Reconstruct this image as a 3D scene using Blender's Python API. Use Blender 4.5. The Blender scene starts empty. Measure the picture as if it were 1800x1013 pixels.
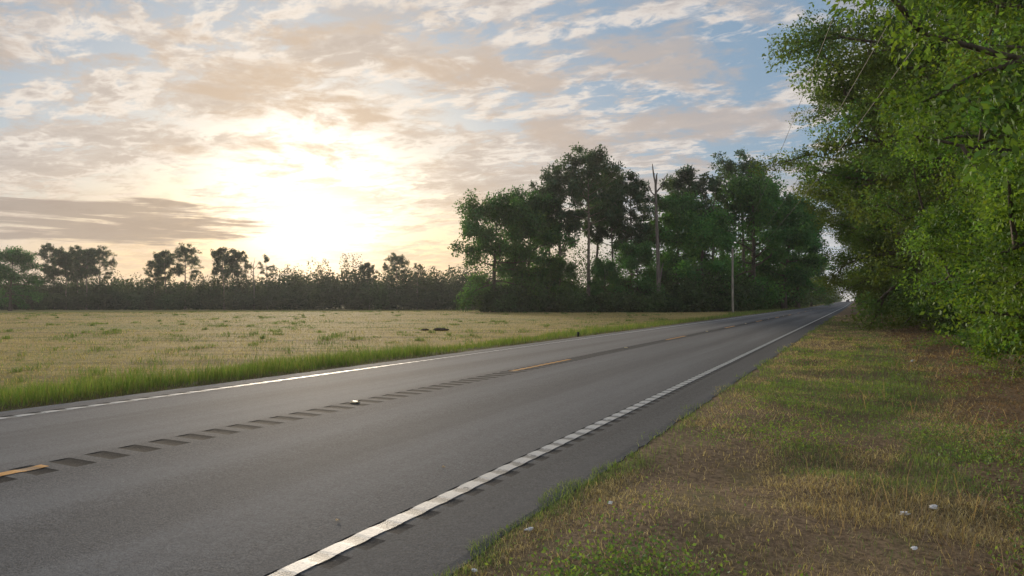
import bpy, math, random
import numpy as np

# ------------------------------------------------------------------ camera, world, sun, exposure
F, HZ, CAMH, CX = 1200.0, 530.0, 1.42, 5.97        # focal length (px of an 1800 px wide frame), horizon row, eye height, x of the eye
TH = math.atan(605.0 / 1200.0)                      # the camera looks this far left of the road's direction
cT, sT = math.cos(TH), math.sin(TH)
scene = bpy.context.scene
COL = scene.collection
cam = bpy.data.cameras.new('camera')
cam.lens, cam.sensor_width, cam.clip_start, cam.clip_end = 24.0, 36.0, 0.05, 8000.0
camo = bpy.data.objects.new('camera', cam)
COL.objects.link(camo)
camo.location = (CX, 0.0, CAMH)
camo.rotation_euler = (math.radians(90 + 1.12), 0.0, TH)
scene.camera = camo

SUN_EL = math.radians(7.6)
SUN_AZ = math.radians(43.0)                          # left of +Y
sdir = (-math.sin(SUN_AZ) * math.cos(SUN_EL), math.cos(SUN_AZ) * math.cos(SUN_EL), math.sin(SUN_EL))
sun = bpy.data.lights.new('sun', 'SUN')
sun.energy, sun.angle, sun.color = 2.3, math.radians(9.0), (1.0, 0.84, 0.64)
suno = bpy.data.objects.new('sun', sun)
COL.objects.link(suno)
from mathutils import Vector
suno.rotation_euler = Vector(sdir).to_track_quat('Z', 'Y').to_euler()

scene.view_settings.view_transform = 'Standard'
scene.view_settings.look = 'None'
scene.view_settings.gamma = 1.0
scene.view_settings.exposure = 0.95
scene.view_settings.use_curve_mapping = False
scene.render.engine = 'CYCLES'
scene.cycles.use_denoising = True
scene.cycles.max_bounces = 6
scene.cycles.diffuse_bounces = 4
scene.cycles.transparent_max_bounces = 8
scene.cycles.volume_bounces = 0


class NT:
    """small helper to write node trees"""
    def __init__(s, tree):
        s.t = tree

    def n(s, typ, ins=None, **kw):
        nd = s.t.nodes.new(typ)
        for k, v in kw.items():
            setattr(nd, k, v)
        for k, v in (ins or {}).items():
            if isinstance(v, bpy.types.NodeSocket):
                s.t.links.new(v, nd.inputs[k])
            else:
                nd.inputs[k].default_value = v
        return nd

    def m(s, op, a, b=0.0, c=0.0, clamp=False):
        nd = s.n('ShaderNodeMath', {0: a, 1: b, 2: c}, operation=op)
        nd.use_clamp = clamp
        return nd.outputs[0]

    def ss(s, x, lo, hi, a=0.0, b=1.0):
        nd = s.n('ShaderNodeMapRange', {0: x, 1: lo, 2: hi, 3: a, 4: b})
        nd.interpolation_type = 'SMOOTHSTEP'
        return nd.outputs[0]

    def mix(s, fac, a, b, blend='MIX'):
        nd = s.n('ShaderNodeMix', {0: fac, 6: a, 7: b}, data_type='RGBA', blend_type=blend)
        return nd.outputs[2]

    def noise(s, vec, scale, detail=4.0, rough=0.55, dist=0.0):
        nd = s.n('ShaderNodeTexNoise', {'Vector': vec, 'Scale': scale, 'Detail': detail, 'Roughness': rough, 'Distortion': dist})
        return nd.outputs[0]


def rgb(r, g, b):
    return (r, g, b, 1.0)


def build_world():
    w = bpy.data.worlds.new('World')
    scene.world = w
    w.use_nodes = True
    t = w.node_tree
    t.nodes.clear()
    k = NT(t)
    d = k.n('ShaderNodeTexCoord').outputs['Generated']
    sx = k.n('ShaderNodeSeparateXYZ', {0: d})
    X, Y, Z = sx.outputs
    sky = k.n('ShaderNodeTexSky', sky_type='NISHITA', sun_disc=False, sun_elevation=SUN_EL,
              sun_rotation=-SUN_AZ, air_density=1.0, dust_density=1.6, ozone_density=1.5)
    base = k.mix(1.0, sky.outputs[0], rgb(0.07, 0.07, 0.07), 'MULTIPLY')
    base = k.mix(0.62, base, rgb(0.20, 0.32, 0.46))            # thin high veil
    # angle to the sun
    dt = k.n('ShaderNodeVectorMath', {0: d, 1: sdir}, operation='DOT_PRODUCT').outputs['Value']
    dt = k.m('MAXIMUM', dt, 0.0)
    g1 = k.m('POWER', dt, 250.0)
    g2 = k.m('POWER', dt, 14.0)
    # cloud sheet seen in perspective
    zc = k.m('ADD', k.m('MAXIMUM', Z, 0.0), 0.09)
    u = k.m('DIVIDE', X, zc)
    v = k.m('DIVIDE', Y, zc)
    p = k.n('ShaderNodeCombineXYZ', {0: u, 1: v, 2: 0.0}).outputs[0]
    mp = k.n('ShaderNodeMapping', {'Vector': p, 'Rotation': (0, 0, math.radians(35)), 'Scale': (1.1, 1.7, 1.0)}).outputs[0]
    big = k.noise(mp, 0.5, 2.0, 0.5)
    n1 = k.noise(mp, 2.9, 10.0, 0.60, 0.25)
    n3 = k.noise(mp, 7.0, 8.0, 0.68, 0.9)
    off = k.n('ShaderNodeVectorMath', {0: mp, 1: (-0.10, 0.12, 0.0)}, operation='ADD').outputs[0]
    n1b = k.noise(off, 2.9, 6.0, 0.58, 0.25)
    cov = k.m('ADD', n1, k.m('MULTIPLY', k.m('SUBTRACT', big, 0.475), 0.78))
    cov = k.m('ADD', cov, k.m('MULTIPLY', k.m('SUBTRACT', n3, 0.5), 0.52))
    dens = k.ss(cov, 0.43, 0.59)
    shade = k.ss(k.m('SUBTRACT', n1, n1b), -0.07, 0.07)
    thick = k.ss(cov, 0.56, 0.76)
    lit = k.mix(g2, rgb(0.60, 0.545, 0.50), rgb(0.76, 0.67, 0.57))
    drk = k.mix(g2, rgb(0.32, 0.30, 0.30), rgb(0.42, 0.34, 0.27))
    cc = k.mix(shade, k.mix(0.30, drk, lit), lit)
    cc = k.mix(k.m('MULTIPLY', thick, 0.85), cc, drk)
    col = k.mix(k.m('MULTIPLY', dens, 0.88), base, cc)
    # darker small cumulus below the sheet
    az = k.m('ARCTAN2', X, Y)
    el = k.m('ARCSINE', Z)
    q3 = k.n('ShaderNodeCombineXYZ', {0: k.m('MULTIPLY', az, 5.0), 1: k.m('MULTIPLY', el, 15.0), 2: 8.3}).outputs[0]
    n4 = k.noise(q3, 1.25, 8.0, 0.62, 0.3)
    d3 = k.m('MULTIPLY', k.ss(n4, 0.47, 0.62), k.m('MULTIPLY', k.ss(el, 0.10, 0.17), k.ss(el, 0.33, 0.45, 1.0, 0.0)))
    col = k.mix(k.m('MULTIPLY', d3, 0.9), col, k.mix(g2, rgb(0.36, 0.33, 0.32), rgb(0.50, 0.38, 0.27)))
    # horizon veil: warm towards the sun, pale grey elsewhere
    hz = k.ss(Z, 0.0, 0.20, 1.0, 0.0)
    hcol = k.mix(k.ss(dt, 0.86, 0.985), rgb(0.43, 0.46, 0.49), rgb(0.68, 0.47, 0.26))
    col = k.mix(k.m('MULTIPLY', hz, 0.85), col, hcol)
    # low streaky bank
    q = k.n('ShaderNodeCombineXYZ', {0: k.m('MULTIPLY', az, 3.4), 1: k.m('MULTIPLY', el, 44.0), 2: 3.7}).outputs[0]
    n2 = k.noise(q, 1.9, 8.0, 0.60, 0.25)
    win = k.m('MULTIPLY', k.ss(el, 0.058, 0.088), k.ss(el, 0.118, 0.150, 1.0, 0.0))
    left = k.ss(az, -0.93, -0.70, 1.0, 0.0)
    bias = k.m('MULTIPLY', win, k.m('ADD', k.m('MULTIPLY', left, 0.30), 0.0))
    d2 = k.ss(k.m('ADD', n2, bias), 0.66, 0.80)
    d2 = k.m('MULTIPLY', d2, k.ss(win, 0.05, 0.3))
    bank = k.mix(g2, rgb(0.27, 0.235, 0.22), rgb(0.37, 0.28, 0.20))
    # the glow is broken up by the cloud it shines through
    brk = k.m('ADD', 0.42, k.m('MULTIPLY', k.m('SUBTRACT', 1.0, k.m('MAXIMUM', k.m('MULTIPLY', dens, 0.8), d3)), 1.0))
    brk = k.m('ADD', k.m('MULTIPLY', brk, k.m('SUBTRACT', 1.0, hz)), k.m('MULTIPLY', hz, 1.25))
    g1 = k.m('MULTIPLY', g1, brk)
    # sunlight scattered round the sun, behind the bank
    add = k.n('ShaderNodeCombineXYZ', {
        0: k.m('ADD', k.m('MULTIPLY', g1, 0.70), k.m('MULTIPLY', g2, 0.08)),
        1: k.m('ADD', k.m('MULTIPLY', g1, 0.65), k.m('MULTIPLY', g2, 0.055)),
        2: k.m('ADD', k.m('MULTIPLY', g1, 0.59), k.m('MULTIPLY', g2, 0.03))}).outputs[0]
    col = k.n('ShaderNodeVectorMath', {0: col, 1: add}, operation='ADD').outputs[0]
    col = k.mix(k.m('MULTIPLY', d2, 0.85), col, bank)
    bg = k.n('ShaderNodeBackground', {'Color': col, 'Strength': 0.68})
    out = k.n('ShaderNodeOutputWorld')
    t.links.new(bg.outputs[0], out.inputs[0])


build_world()

# ------------------------------------------------------------------ helpers
rng = np.random.default_rng(11)
random.seed(5)


def sstep(a, b, x):
    t = np.clip((np.asarray(x, float) - a) / (b - a), 0, 1)
    return t * t * (3 - 2 * t)


_lat = np.random.default_rng(3).random((256, 256))


def vnoise(x, y, scale=1.0, seed=0):
    x = np.asarray(x, float) * scale + seed * 17.3
    y = np.asarray(y, float) * scale + seed * 9.1
    xi, yi = np.floor(x).astype(int), np.floor(y).astype(int)
    fx, fy = x - xi, y - yi
    fx, fy = fx * fx * (3 - 2 * fx), fy * fy * (3 - 2 * fy)
    a, b = _lat[xi % 256, yi % 256], _lat[(xi + 1) % 256, yi % 256]
    c, e = _lat[xi % 256, (yi + 1) % 256], _lat[(xi + 1) % 256, (yi + 1) % 256]
    return (a * (1 - fx) + b * fx) * (1 - fy) + (c * (1 - fx) + e * fx) * fy


def road_long(y):
    return 1.25 * sstep(150, 620, y)


def road_z(x, y):
    return road_long(y) + 0.055 * (1 - np.maximum(np.abs(x), 0.2) / 3.3)


def ground_z(x, y):
    x, y = np.asarray(x, float), np.asarray(y, float)
    r = np.hypot(x - CX, y)
    left = -0.05 - 0.28 * sstep(-4.2, -9, x) - 1.0 * sstep(105, 215, r) * sstep(-10, -40, x)
    left = left + 0.05 * (vnoise(x, y, 0.6, 2) - 0.5) * sstep(-4, -6, x)
    right = -0.025 - 0.03 * sstep(4.2, 5.5, x) + 0.16 * sstep(7.5, 11, x)
    right = right + (0.11 * (vnoise(x, y, 0.8, 4) - 0.5) + 0.06 * (vnoise(x, y, 2.3, 5) - 0.5)) * sstep(4.1, 4.9, x)
    z = np.where(x < 0, left, right)
    z = np.where(np.abs(x) < 3.8, -0.2, z)
    return z + road_long(y)


def gz(x, y):
    return float(ground_z(x, y))


def at(px, Z, py=None):
    """the place seen at photo column px at depth Z metres; z from row py, else the ground"""
    xc = (px - 900) / F * Z
    x, y = CX + xc * cT - Z * sT, xc * sT + Z * cT
    return (x, y, gz(x, y) if py is None else CAMH + (HZ - py) / F * Z)


def tag(o, label=None, cat=None, group=None, kind=None):
    for key, v in (('label', label), ('category', cat), ('group', group), ('kind', kind)):
        if v:
            o[key] = v
    return o


def mesh(name, verts, faces, cols=None, mat=None, smooth=False):
    """faces: an (n,3) or (n,4) array, or a list of lists"""
    me = bpy.data.meshes.new(name)
    verts = np.asarray(verts, np.float32)
    if isinstance(faces, np.ndarray):
        n, kk = faces.shape
        me.vertices.add(len(verts))
        me.vertices.foreach_set('co', verts.ravel())
        me.loops.add(n * kk)
        me.loops.foreach_set('vertex_index', faces.astype(np.int32).ravel())
        me.polygons.add(n)
        me.polygons.foreach_set('loop_start', np.arange(0, n * kk, kk, dtype=np.int32))
        me.update(calc_edges=True)
    else:
        me.from_pydata([tuple(v) for v in verts], [], faces)
        me.update()
    if cols is not None:
        a = me.color_attributes.new('Col', 'FLOAT_COLOR', 'POINT')
        c = np.ones((len(verts), 4), np.float32)
        c[:, :3] = cols
        a.data.foreach_set('color', c.ravel())
    if mat:
        me.materials.append(mat)
    if smooth:
        me.polygons.foreach_set('use_smooth', np.ones(len(me.polygons), bool))
    return me


def obj(name, me, parent=None, loc=(0, 0, 0)):
    o = bpy.data.objects.new(name, me)
    COL.objects.link(o)
    o.location = loc
    o.parent = parent
    return o


def empty(name, loc, rz=0.0, sc=1.0):
    o = obj(name, None, None, loc)
    o.rotation_euler = (0, 0, rz)
    o.scale = (sc, sc, sc) if not isinstance(sc, tuple) else sc
    o.empty_display_size = 0.3
    return o


def tubes(lines, sides=6):
    """lines: list of (points (n,3), radii (n)) -> verts, quads"""
    V, Q, base = [], [], 0
    ang = np.linspace(0, 2 * math.pi, sides, endpoint=False)
    for pts, rad in lines:
        pts = np.asarray(pts, float)
        n = len(pts)
        tan = np.gradient(pts, axis=0)
        tan /= np.linalg.norm(tan, axis=1)[:, None] + 1e-9
        ref = np.where(np.abs(tan[:, 2:3]) > 0.9, np.array([[1.0, 0, 0]]), np.array([[0, 0, 1.0]]))
        a = np.cross(tan, ref)
        a /= np.linalg.norm(a, axis=1)[:, None] + 1e-9
        b = np.cross(tan, a)
        ring = pts[:, None] + np.asarray(rad, float)[:, None, None] * (np.cos(ang)[None, :, None] * a[:, None] + np.sin(ang)[None, :, None] * b[:, None])
        V.append(ring.reshape(-1, 3))
        i = np.arange(n - 1)[:, None] * sides + np.arange(sides)[None]
        j = np.arange(n - 1)[:, None] * sides + (np.arange(sides)[None] + 1) % sides
        Q.append(np.stack([i, j, j + sides, i + sides], -1).reshape(-1, 4) + base)
        base += n * sides
    return np.concatenate(V), np.concatenate(Q)


def leaves(pos, size, cols, out=None, wid=0.5, droop=0.25):
    """leaf-shaped quads"""
    n = len(pos)
    d = rng.normal(size=(n, 3))
    if out is not None:
        d = d * 0.8 + out * 0.8
    d[:, 2] -= droop
    d /= np.linalg.norm(d, axis=1)[:, None] + 1e-9
    s = np.cross(d, rng.normal(size=(n, 3)))
    s /= np.linalg.norm(s, axis=1)[:, None] + 1e-9
    nn = np.cross(d, s)
    L = np.asarray(size)[:, None]
    v = np.empty((n, 4, 3))
    v[:, 0] = pos
    v[:, 1] = pos + d * L * 0.45 + s * L * wid * 0.5 + nn * L * 0.08
    v[:, 2] = pos + d * L
    v[:, 3] = pos + d * L * 0.45 - s * L * wid * 0.5 + nn * L * 0.08
    return v.reshape(-1, 3), np.arange(4 * n).reshape(-1, 4), np.repeat(cols, 4, axis=0)


def blades_far(p, h, w, lean, cols):
    n = len(p)
    a = rng.random(n) * 2 * math.pi
    side = np.stack([np.cos(a), np.sin(a), np.zeros(n)], -1)
    b = rng.random(n) * 2 * math.pi
    ld = np.stack([np.cos(b), np.sin(b), np.zeros(n)], -1)
    h, w, lean = (np.broadcast_to(np.asarray(q, float), (n,))[:, None] for q in (h, w, lean))
    v = np.empty((n, 3, 3))
    v[:, 0], v[:, 1] = p - side * w * 0.5, p + side * w * 0.5
    v[:, 2] = p + np.array([[0, 0, 1.0]]) * h * (1 - 0.6 * lean) + ld * h * 0.7 * lean
    return v.reshape(-1, 3), np.arange(3 * n).reshape(-1, 3), np.repeat(cols, 3, axis=0)


def sward(p, h, w, lean, cols, r, r_near):
    """bent blades near the camera, single triangles beyond r_near"""
    n = len(p)
    h, w, lean = (np.broadcast_to(np.asarray(q, float), (n,)) for q in (h, w, lean))
    k = r < r_near
    v1, f1, c1 = blades(p[k], h[k], w[k], lean[k], cols[k])
    v2, f2, c2 = blades_far(p[~k], h[~k], w[~k] * 1.2, lean[~k], cols[~k])
    return np.concatenate([v1, v2]), np.concatenate([f1, f2 + len(v1)]), np.concatenate([c1, c2])


def blades(p, h, w, lean, cols, tipcol=1.15):
    """curved grass blades: 5 vertices, 3 triangles each"""
    n = len(p)
    a = rng.random(n) * 2 * math.pi
    side = np.stack([np.cos(a), np.sin(a), np.zeros(n)], -1)
    b = rng.random(n) * 2 * math.pi
    ld = np.stack([np.cos(b), np.sin(b), np.zeros(n)], -1)
    h, w, lean = (np.broadcast_to(np.asarray(q, float), (n,))[:, None] for q in (h, w, lean))
    up = np.array([[0, 0, 1.0]])
    mid = p + up * h * 0.55 * (1 - 0.35 * lean) + ld * h * 0.25 * lean
    tip = p + up * h * (1 - 0.75 * lean) + ld * h * 0.85 * lean
    v = np.empty((n, 5, 3))
    v[:, 0], v[:, 1] = p - side * w * 0.5, p + side * w * 0.5
    v[:, 2], v[:, 3] = mid + side * w * 0.4, mid - side * w * 0.4
    v[:, 4] = tip
    i = np.arange(n)[:, None] * 5
    f = np.concatenate([i + np.array([[0, 1, 2]]), i + np.array([[0, 2, 3]]), i + np.array([[3, 2, 4]])])
    c = np.repeat(cols[:, None], 5, axis=1)
    c[:, 4] = np.clip(c[:, 4] * tipcol, 0, 1)
    return v.reshape(-1, 3), f, c.reshape(-1, 3)


# ------------------------------------------------------------------ materials
def new_mat(name):
    m = bpy.data.materials.new(name)
    m.use_nodes = True
    m.node_tree.nodes.clear()
    return m, NT(m.node_tree)


def finish(m, k, shader):
    o = k.n('ShaderNodeOutputMaterial')
    m.node_tree.links.new(shader, o.inputs[0])
    return m


def mat_leaf(name, trans=0.40, gloss=0.025):
    m, k = new_mat(name)
    c = k.n('ShaderNodeAttribute', attribute_name='Col').outputs['Color']
    oi = k.n('ShaderNodeObjectInfo')
    c = k.mix(1.0, c, oi.outputs['Color'], 'MULTIPLY')
    tc = k.mix(1.0, c, rgb(1.15, 1.15, 0.6), 'MULTIPLY')
    df = k.n('ShaderNodeBsdfDiffuse', {'Color': c}).outputs[0]
    tr = k.n('ShaderNodeBsdfTranslucent', {'Color': tc}).outputs[0]
    gl = k.n('ShaderNodeBsdfGlossy', {'Color': rgb(0.9, 0.95, 1.0), 'Roughness': 0.6}).outputs[0]
    s = k.n('ShaderNodeMixShader', {0: trans, 1: df, 2: tr}).outputs[0]
    s = k.n('ShaderNodeMixShader', {0: gloss, 1: s, 2: gl}).outputs[0]
    return finish(m, k, s)


def mat_plain(name, col, rough=0.8, nscale=0.0, namp=0.3, bump=0.0, metallic=0.0):
    m, k = new_mat(name)
    p = k.n('ShaderNodeBsdfPrincipled', {'Roughness': rough, 'Metallic': metallic})
    p.inputs['Base Color'].default_value = rgb(*col)
    if nscale:
        tc = k.n('ShaderNodeTexCoord').outputs['Object']
        nz = k.noise(tc, nscale, 6.0, 0.6)
        dk = rgb(*[c * (1 - namp) for c in col])
        lt = rgb(*[min(1, c * (1 + namp)) for c in col])
        m.node_tree.links.new(k.mix(k.ss(nz, 0.3, 0.7), dk, lt), p.inputs['Base Color'])
        if bump:
            b = k.n('ShaderNodeBump', {'Height': nz, 'Strength': bump, 'Distance': 0.05})
            m.node_tree.links.new(b.outputs[0], p.inputs['Normal'])
    return finish(m, k, p.outputs[0])


def mat_bark(name, col, zs=1.0):
    m, k = new_mat(name)
    tc = k.n('ShaderNodeTexCoord').outputs['Object']
    mp = k.n('ShaderNodeMapping', {'Vector': tc, 'Scale': (5.0, 5.0, zs)}).outputs[0]
    nz = k.noise(mp, 1.6, 6.0, 0.65)
    c = k.mix(k.ss(nz, 0.32, 0.68), rgb(*[q * 0.45 for q in col]), rgb(*[min(1, q * 1.4) for q in col]))
    b = k.n('ShaderNodeBump', {'Height': nz, 'Strength': 0.8, 'Distance': 0.06})
    p = k.n('ShaderNodeBsdfPrincipled', {'Base Color': c, 'Roughness': 0.9, 'Normal': b.outputs[0]})
    return finish(m, k, p.outputs[0])


def mat_asphalt(name, lo, hi, groove=False):
    m, k = new_mat(name)
    g = k.n('ShaderNodeNewGeometry').outputs['Position']
    fine = k.noise(g, 95.0, 3.0, 0.7)
    mid = k.noise(g, 9.0, 4.0, 0.6)
    mp = k.n('ShaderNodeMapping', {'Vector': g, 'Scale': (1.6, 0.06, 1.0)}).outputs[0]
    streak = k.noise(mp, 1.0, 4.0, 0.55)
    fine = k.m('ADD', k.m('MULTIPLY', fine, 0.55), k.m('MULTIPLY', k.noise(g, 42.0, 3.0, 0.75), 0.45))
    f = k.ss(fine, 0.38, 0.62)
    c = k.mix(f, rgb(*lo), rgb(*hi))
    c = k.mix(k.ss(mid, 0.35, 0.7, 0.0, 0.22), c, rgb(*[q * 0.75 for q in lo]))
    c = k.mix(k.ss(streak, 0.38, 0.66, 0.0, 0.30), c, rgb(*[q * 1.25 for q in hi]))
    stone = k.ss(k.noise(g, 60.0, 1.0, 0.5), 0.735, 0.76)
    c = k.mix(k.m('MULTIPLY', stone, 0.6), c, rgb(0.34, 0.32, 0.29))
    if not groove:                                    # polished wheel paths, oil-dark lane middles
        ax = k.m('ABSOLUTE', k.n('ShaderNodeSeparateXYZ', {0: g}).outputs[0])
        ax = k.m('ADD', ax, k.m('MULTIPLY', k.m('SUBTRACT', streak, 0.5), 0.5))
        wp = k.m('COSINE', k.m('MULTIPLY', k.m('SUBTRACT', ax, 0.85), 2 * math.pi / 1.65))
        c = k.mix(k.ss(wp, -0.2, 1.0, 0.0, 0.20), c, rgb(*[q * 1.2 for q in hi]))
        c = k.mix(k.ss(wp, -0.1, -1.0, 0.0, 0.25), c, rgb(*lo))
    if not groove:                                    # fresher, darker shoulder outside the right edge line
        x = k.n('ShaderNodeSeparateXYZ', {0: g}).outputs[0]
        sh = k.ss(x, 3.36, 3.46)
        c = k.mix(k.m('MULTIPLY', sh, 0.38), c, rgb(*[q * 0.6 for q in lo]))
    h = k.m('ADD', k.m('MULTIPLY', fine, 0.7), k.m('MULTIPLY', mid, 0.3))
    b = k.n('ShaderNodeBump', {'Height': h, 'Strength': 0.75, 'Distance': 0.012})
    p = k.n('ShaderNodeBsdfPrincipled', {'Base Color': c, 'Roughness': 0.9, 'Normal': b.outputs[0]})
    p.inputs['Specular IOR Level'].default_value = 0.05 if groove else 0.15
    return finish(m, k, p.outputs[0])


def mat_paint(name, col, worn, wear=0.58):
    m, k = new_mat(name)
    g = k.n('ShaderNodeNewGeometry').outputs['Position']
    n1 = k.noise(g, 14.0, 6.0, 0.7)
    n2 = k.noise(g, 90.0, 3.0, 0.7)
    at_ = k.n('ShaderNodeAttribute', attribute_name='Col').outputs['Fac']
    f = k.m('ADD', k.m('MULTIPLY', n1, 0.7), k.m('MULTIPLY', n2, 0.3))
    f = k.ss(k.m('ADD', f, k.m('MULTIPLY', at_, 0.24)), wear, wear + 0.09)
    c = k.mix(k.ss(n2, 0.3, 0.7), rgb(*[q * 0.82 for q in col]), rgb(*col))
    c = k.mix(f, c, rgb(*worn))
    b = k.n('ShaderNodeBump', {'Height': n2, 'Strength': 0.5, 'Distance': 0.008})
    p = k.n('ShaderNodeBsdfPrincipled', {'Base Color': c, 'Roughness': 0.6, 'Normal': b.outputs[0]})
    return finish(m, k, p.outputs[0])


def mat_ground():
    m, k = new_mat('ground_soil_and_straw')
    g = k.n('ShaderNodeNewGeometry').outputs['Position']
    x = k.n('ShaderNodeSeparateXYZ', {0: g}).outputs[0]
    # field: straw stubble in faint rows lying across the view
    rot = k.n('ShaderNodeMapping', {'Vector': g, 'Rotation': (0, 0, -TH)}).outputs[0]
    mp = k.n('ShaderNodeMapping', {'Vector': rot, 'Scale': (0.07, 0.9, 1.0)}).outputs[0]
    rows = k.noise(mp, 1.4, 6.0, 0.62, 0.2)
    patch = k.noise(g, 0.06, 5.0, 0.6)
    fine = k.noise(g, 5.0, 5.0, 0.7)
    straw = k.mix(k.ss(fine, 0.3, 0.7), rgb(0.24, 0.18, 0.065), rgb(0.43, 0.335, 0.13))
    straw = k.mix(k.ss(rows, 0.47, 0.62, 0.0, 0.7), straw, rgb(0.14, 0.105, 0.052))
    straw = k.mix(k.ss(patch, 0.50, 0.66, 0.0, 0.45), straw, rgb(0.15, 0.17, 0.05))
    far = k.n('ShaderNodeVectorMath', {0: g, 1: (CX, 0, 0)}, operation='DISTANCE').outputs['Value']
    straw = k.mix(k.ss(far, 150, 205, 0.0, 0.5), straw, rgb(0.17, 0.19, 0.06))
    straw = k.mix(k.ss(x, -6.6, -5.4), straw, rgb(0.10, 0.085, 0.045))
    # verge: brown soil, dead leaves, mossy patches
    v1 = k.noise(g, 1.1, 6.0, 0.65)
    v2 = k.noise(g, 22.0, 5.0, 0.7)
    soil = k.mix(k.ss(v2, 0.3, 0.7), rgb(0.10, 0.07, 0.046), rgb(0.27, 0.195, 0.125))
    soil = k.mix(k.ss(v1, 0.5, 0.68, 0.0, 0.5), soil, rgb(0.10, 0.105, 0.04))
    c = k.mix(k.ss(x, -0.5, 0.5), straw, soil)
    h = k.m('ADD', k.m('MULTIPLY', fine, 0.6), k.m('MULTIPLY', v2, 0.4))
    b = k.n('ShaderNodeBump', {'Height': h, 'Strength': 0.9, 'Distance': 0.06})
    p = k.n('ShaderNodeBsdfPrincipled', {'Base Color': c, 'Roughness': 0.95, 'Normal': b.outputs[0]})
    p.inputs['Specular IOR Level'].default_value = 0.1
    return finish(m, k, p.outputs[0])


M_LEAF = mat_leaf('foliage')
M_GRASS = mat_leaf('grass_blades', 0.42, 0.03)
M_BARK = mat_bark('grey_brown_bark', (0.115, 0.09, 0.07))
M_PINEBARK = mat_bark('pine_bark', (0.24, 0.195, 0.165), 1.5)
M_DEAD = mat_bark('dead_weathered_wood', (0.17, 0.145, 0.13), 0.5)
M_ASPH = mat_asphalt('worn_asphalt', (0.046, 0.050, 0.057), (0.158, 0.168, 0.184))
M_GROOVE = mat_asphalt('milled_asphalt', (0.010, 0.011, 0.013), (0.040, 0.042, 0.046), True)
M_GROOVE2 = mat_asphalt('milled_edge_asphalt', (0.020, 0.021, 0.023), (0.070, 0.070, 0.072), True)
M_WHITE = mat_paint('white_road_paint', (0.50, 0.51, 0.51), (0.13, 0.14, 0.145), 0.60)
M_YELLOW = mat_paint('yellow_road_paint', (0.62, 0.29, 0.035), (0.25, 0.14, 0.05), 0.60)
M_POLE = mat_bark('pole_wood', (0.34, 0.31, 0.265), 0.4)
M_WIRE = mat_plain('cable', (0.13, 0.125, 0.115), 0.7)
M_GUARD = mat_plain('yellow_plastic', (0.70, 0.50, 0.04), 0.5)
M_PAPER = mat_plain('crumpled_paper', (0.72, 0.73, 0.76), 0.8, 30.0, 0.15)
M_CLOD = mat_plain('dark_soil', (0.045, 0.028, 0.022), 0.95, 9.0, 0.5, 0.6)
M_POST = mat_plain('dark_post', (0.03, 0.03, 0.028), 0.8)
M_REFL = mat_plain('worn_reflector', (0.62, 0.50, 0.30), 0.5, 40.0, 0.3)
M_CAR = mat_plain('dark_car_paint', (0.03, 0.032, 0.04), 0.35)
M_GLASS = mat_plain('car_glass', (0.02, 0.025, 0.03), 0.1)
M_TYRE = mat_plain('rubber', (0.02, 0.02, 0.02), 0.9)
M_LAMP = mat_plain('tail_lamp', (0.35, 0.02, 0.02), 0.4)
M_DRYLEAF = mat_plain('dry_leaf', (0.50, 0.36, 0.20), 0.8, 25.0, 0.25)

# ------------------------------------------------------------------ ground
def axis(near_lo, near_hi, step, far_lo, far_hi):
    a = list(np.arange(near_lo, near_hi + 1e-6, step))
    s, v = step, near_hi
    while v < far_hi:
        s *= 1.22
        v += s
        a.append(min(v, far_hi))
    s, v = step, near_lo
    while v > far_lo:
        s *= 1.22
        v -= s
        a.insert(0, max(v, far_lo))
    return np.array(a)


def build_ground():
    xs = axis(-8.0, 13.0, 0.25, -3500, 3500)
    xs = np.unique(np.sort(np.concatenate([xs, [-3.99, -3.82, -3.78, 3.78, 3.82, 4.04]])))
    ys = axis(-4.0, 45.0, 0.35, -1500, 5000)
    gx, gy = np.meshgrid(xs, ys, indexing='ij')
    z = ground_z(gx, gy)
    V = np.stack([gx, gy, z], -1).reshape(-1, 3)
    ny = len(ys)
    i = (np.arange(len(xs) - 1)[:, None] * ny + np.arange(ny - 1)[None]).ravel()
    Fq = np.stack([i, i + ny, i + ny + 1, i + 1], -1)
    o = obj('ground', mesh('ground', V, Fq, None, mat_ground(), True))
    tag(o, 'straw coloured field and brown roadside verge', None, None, 'structure')


build_ground()

# ------------------------------------------------------------------ road with milled rumble strips
PER, GL, GD = 0.305, 0.18, 0.0045            # spacing, length and depth of the grooves
Y0, NG, NIND = 1.0, 250, 100
BANDS = {'left': (-3.47, -3.22), 'centre': (-0.20, 0.20), 'right': (3.22, 3.46)}
ROAD_L, ROAD_R = -3.92, 3.98


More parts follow.
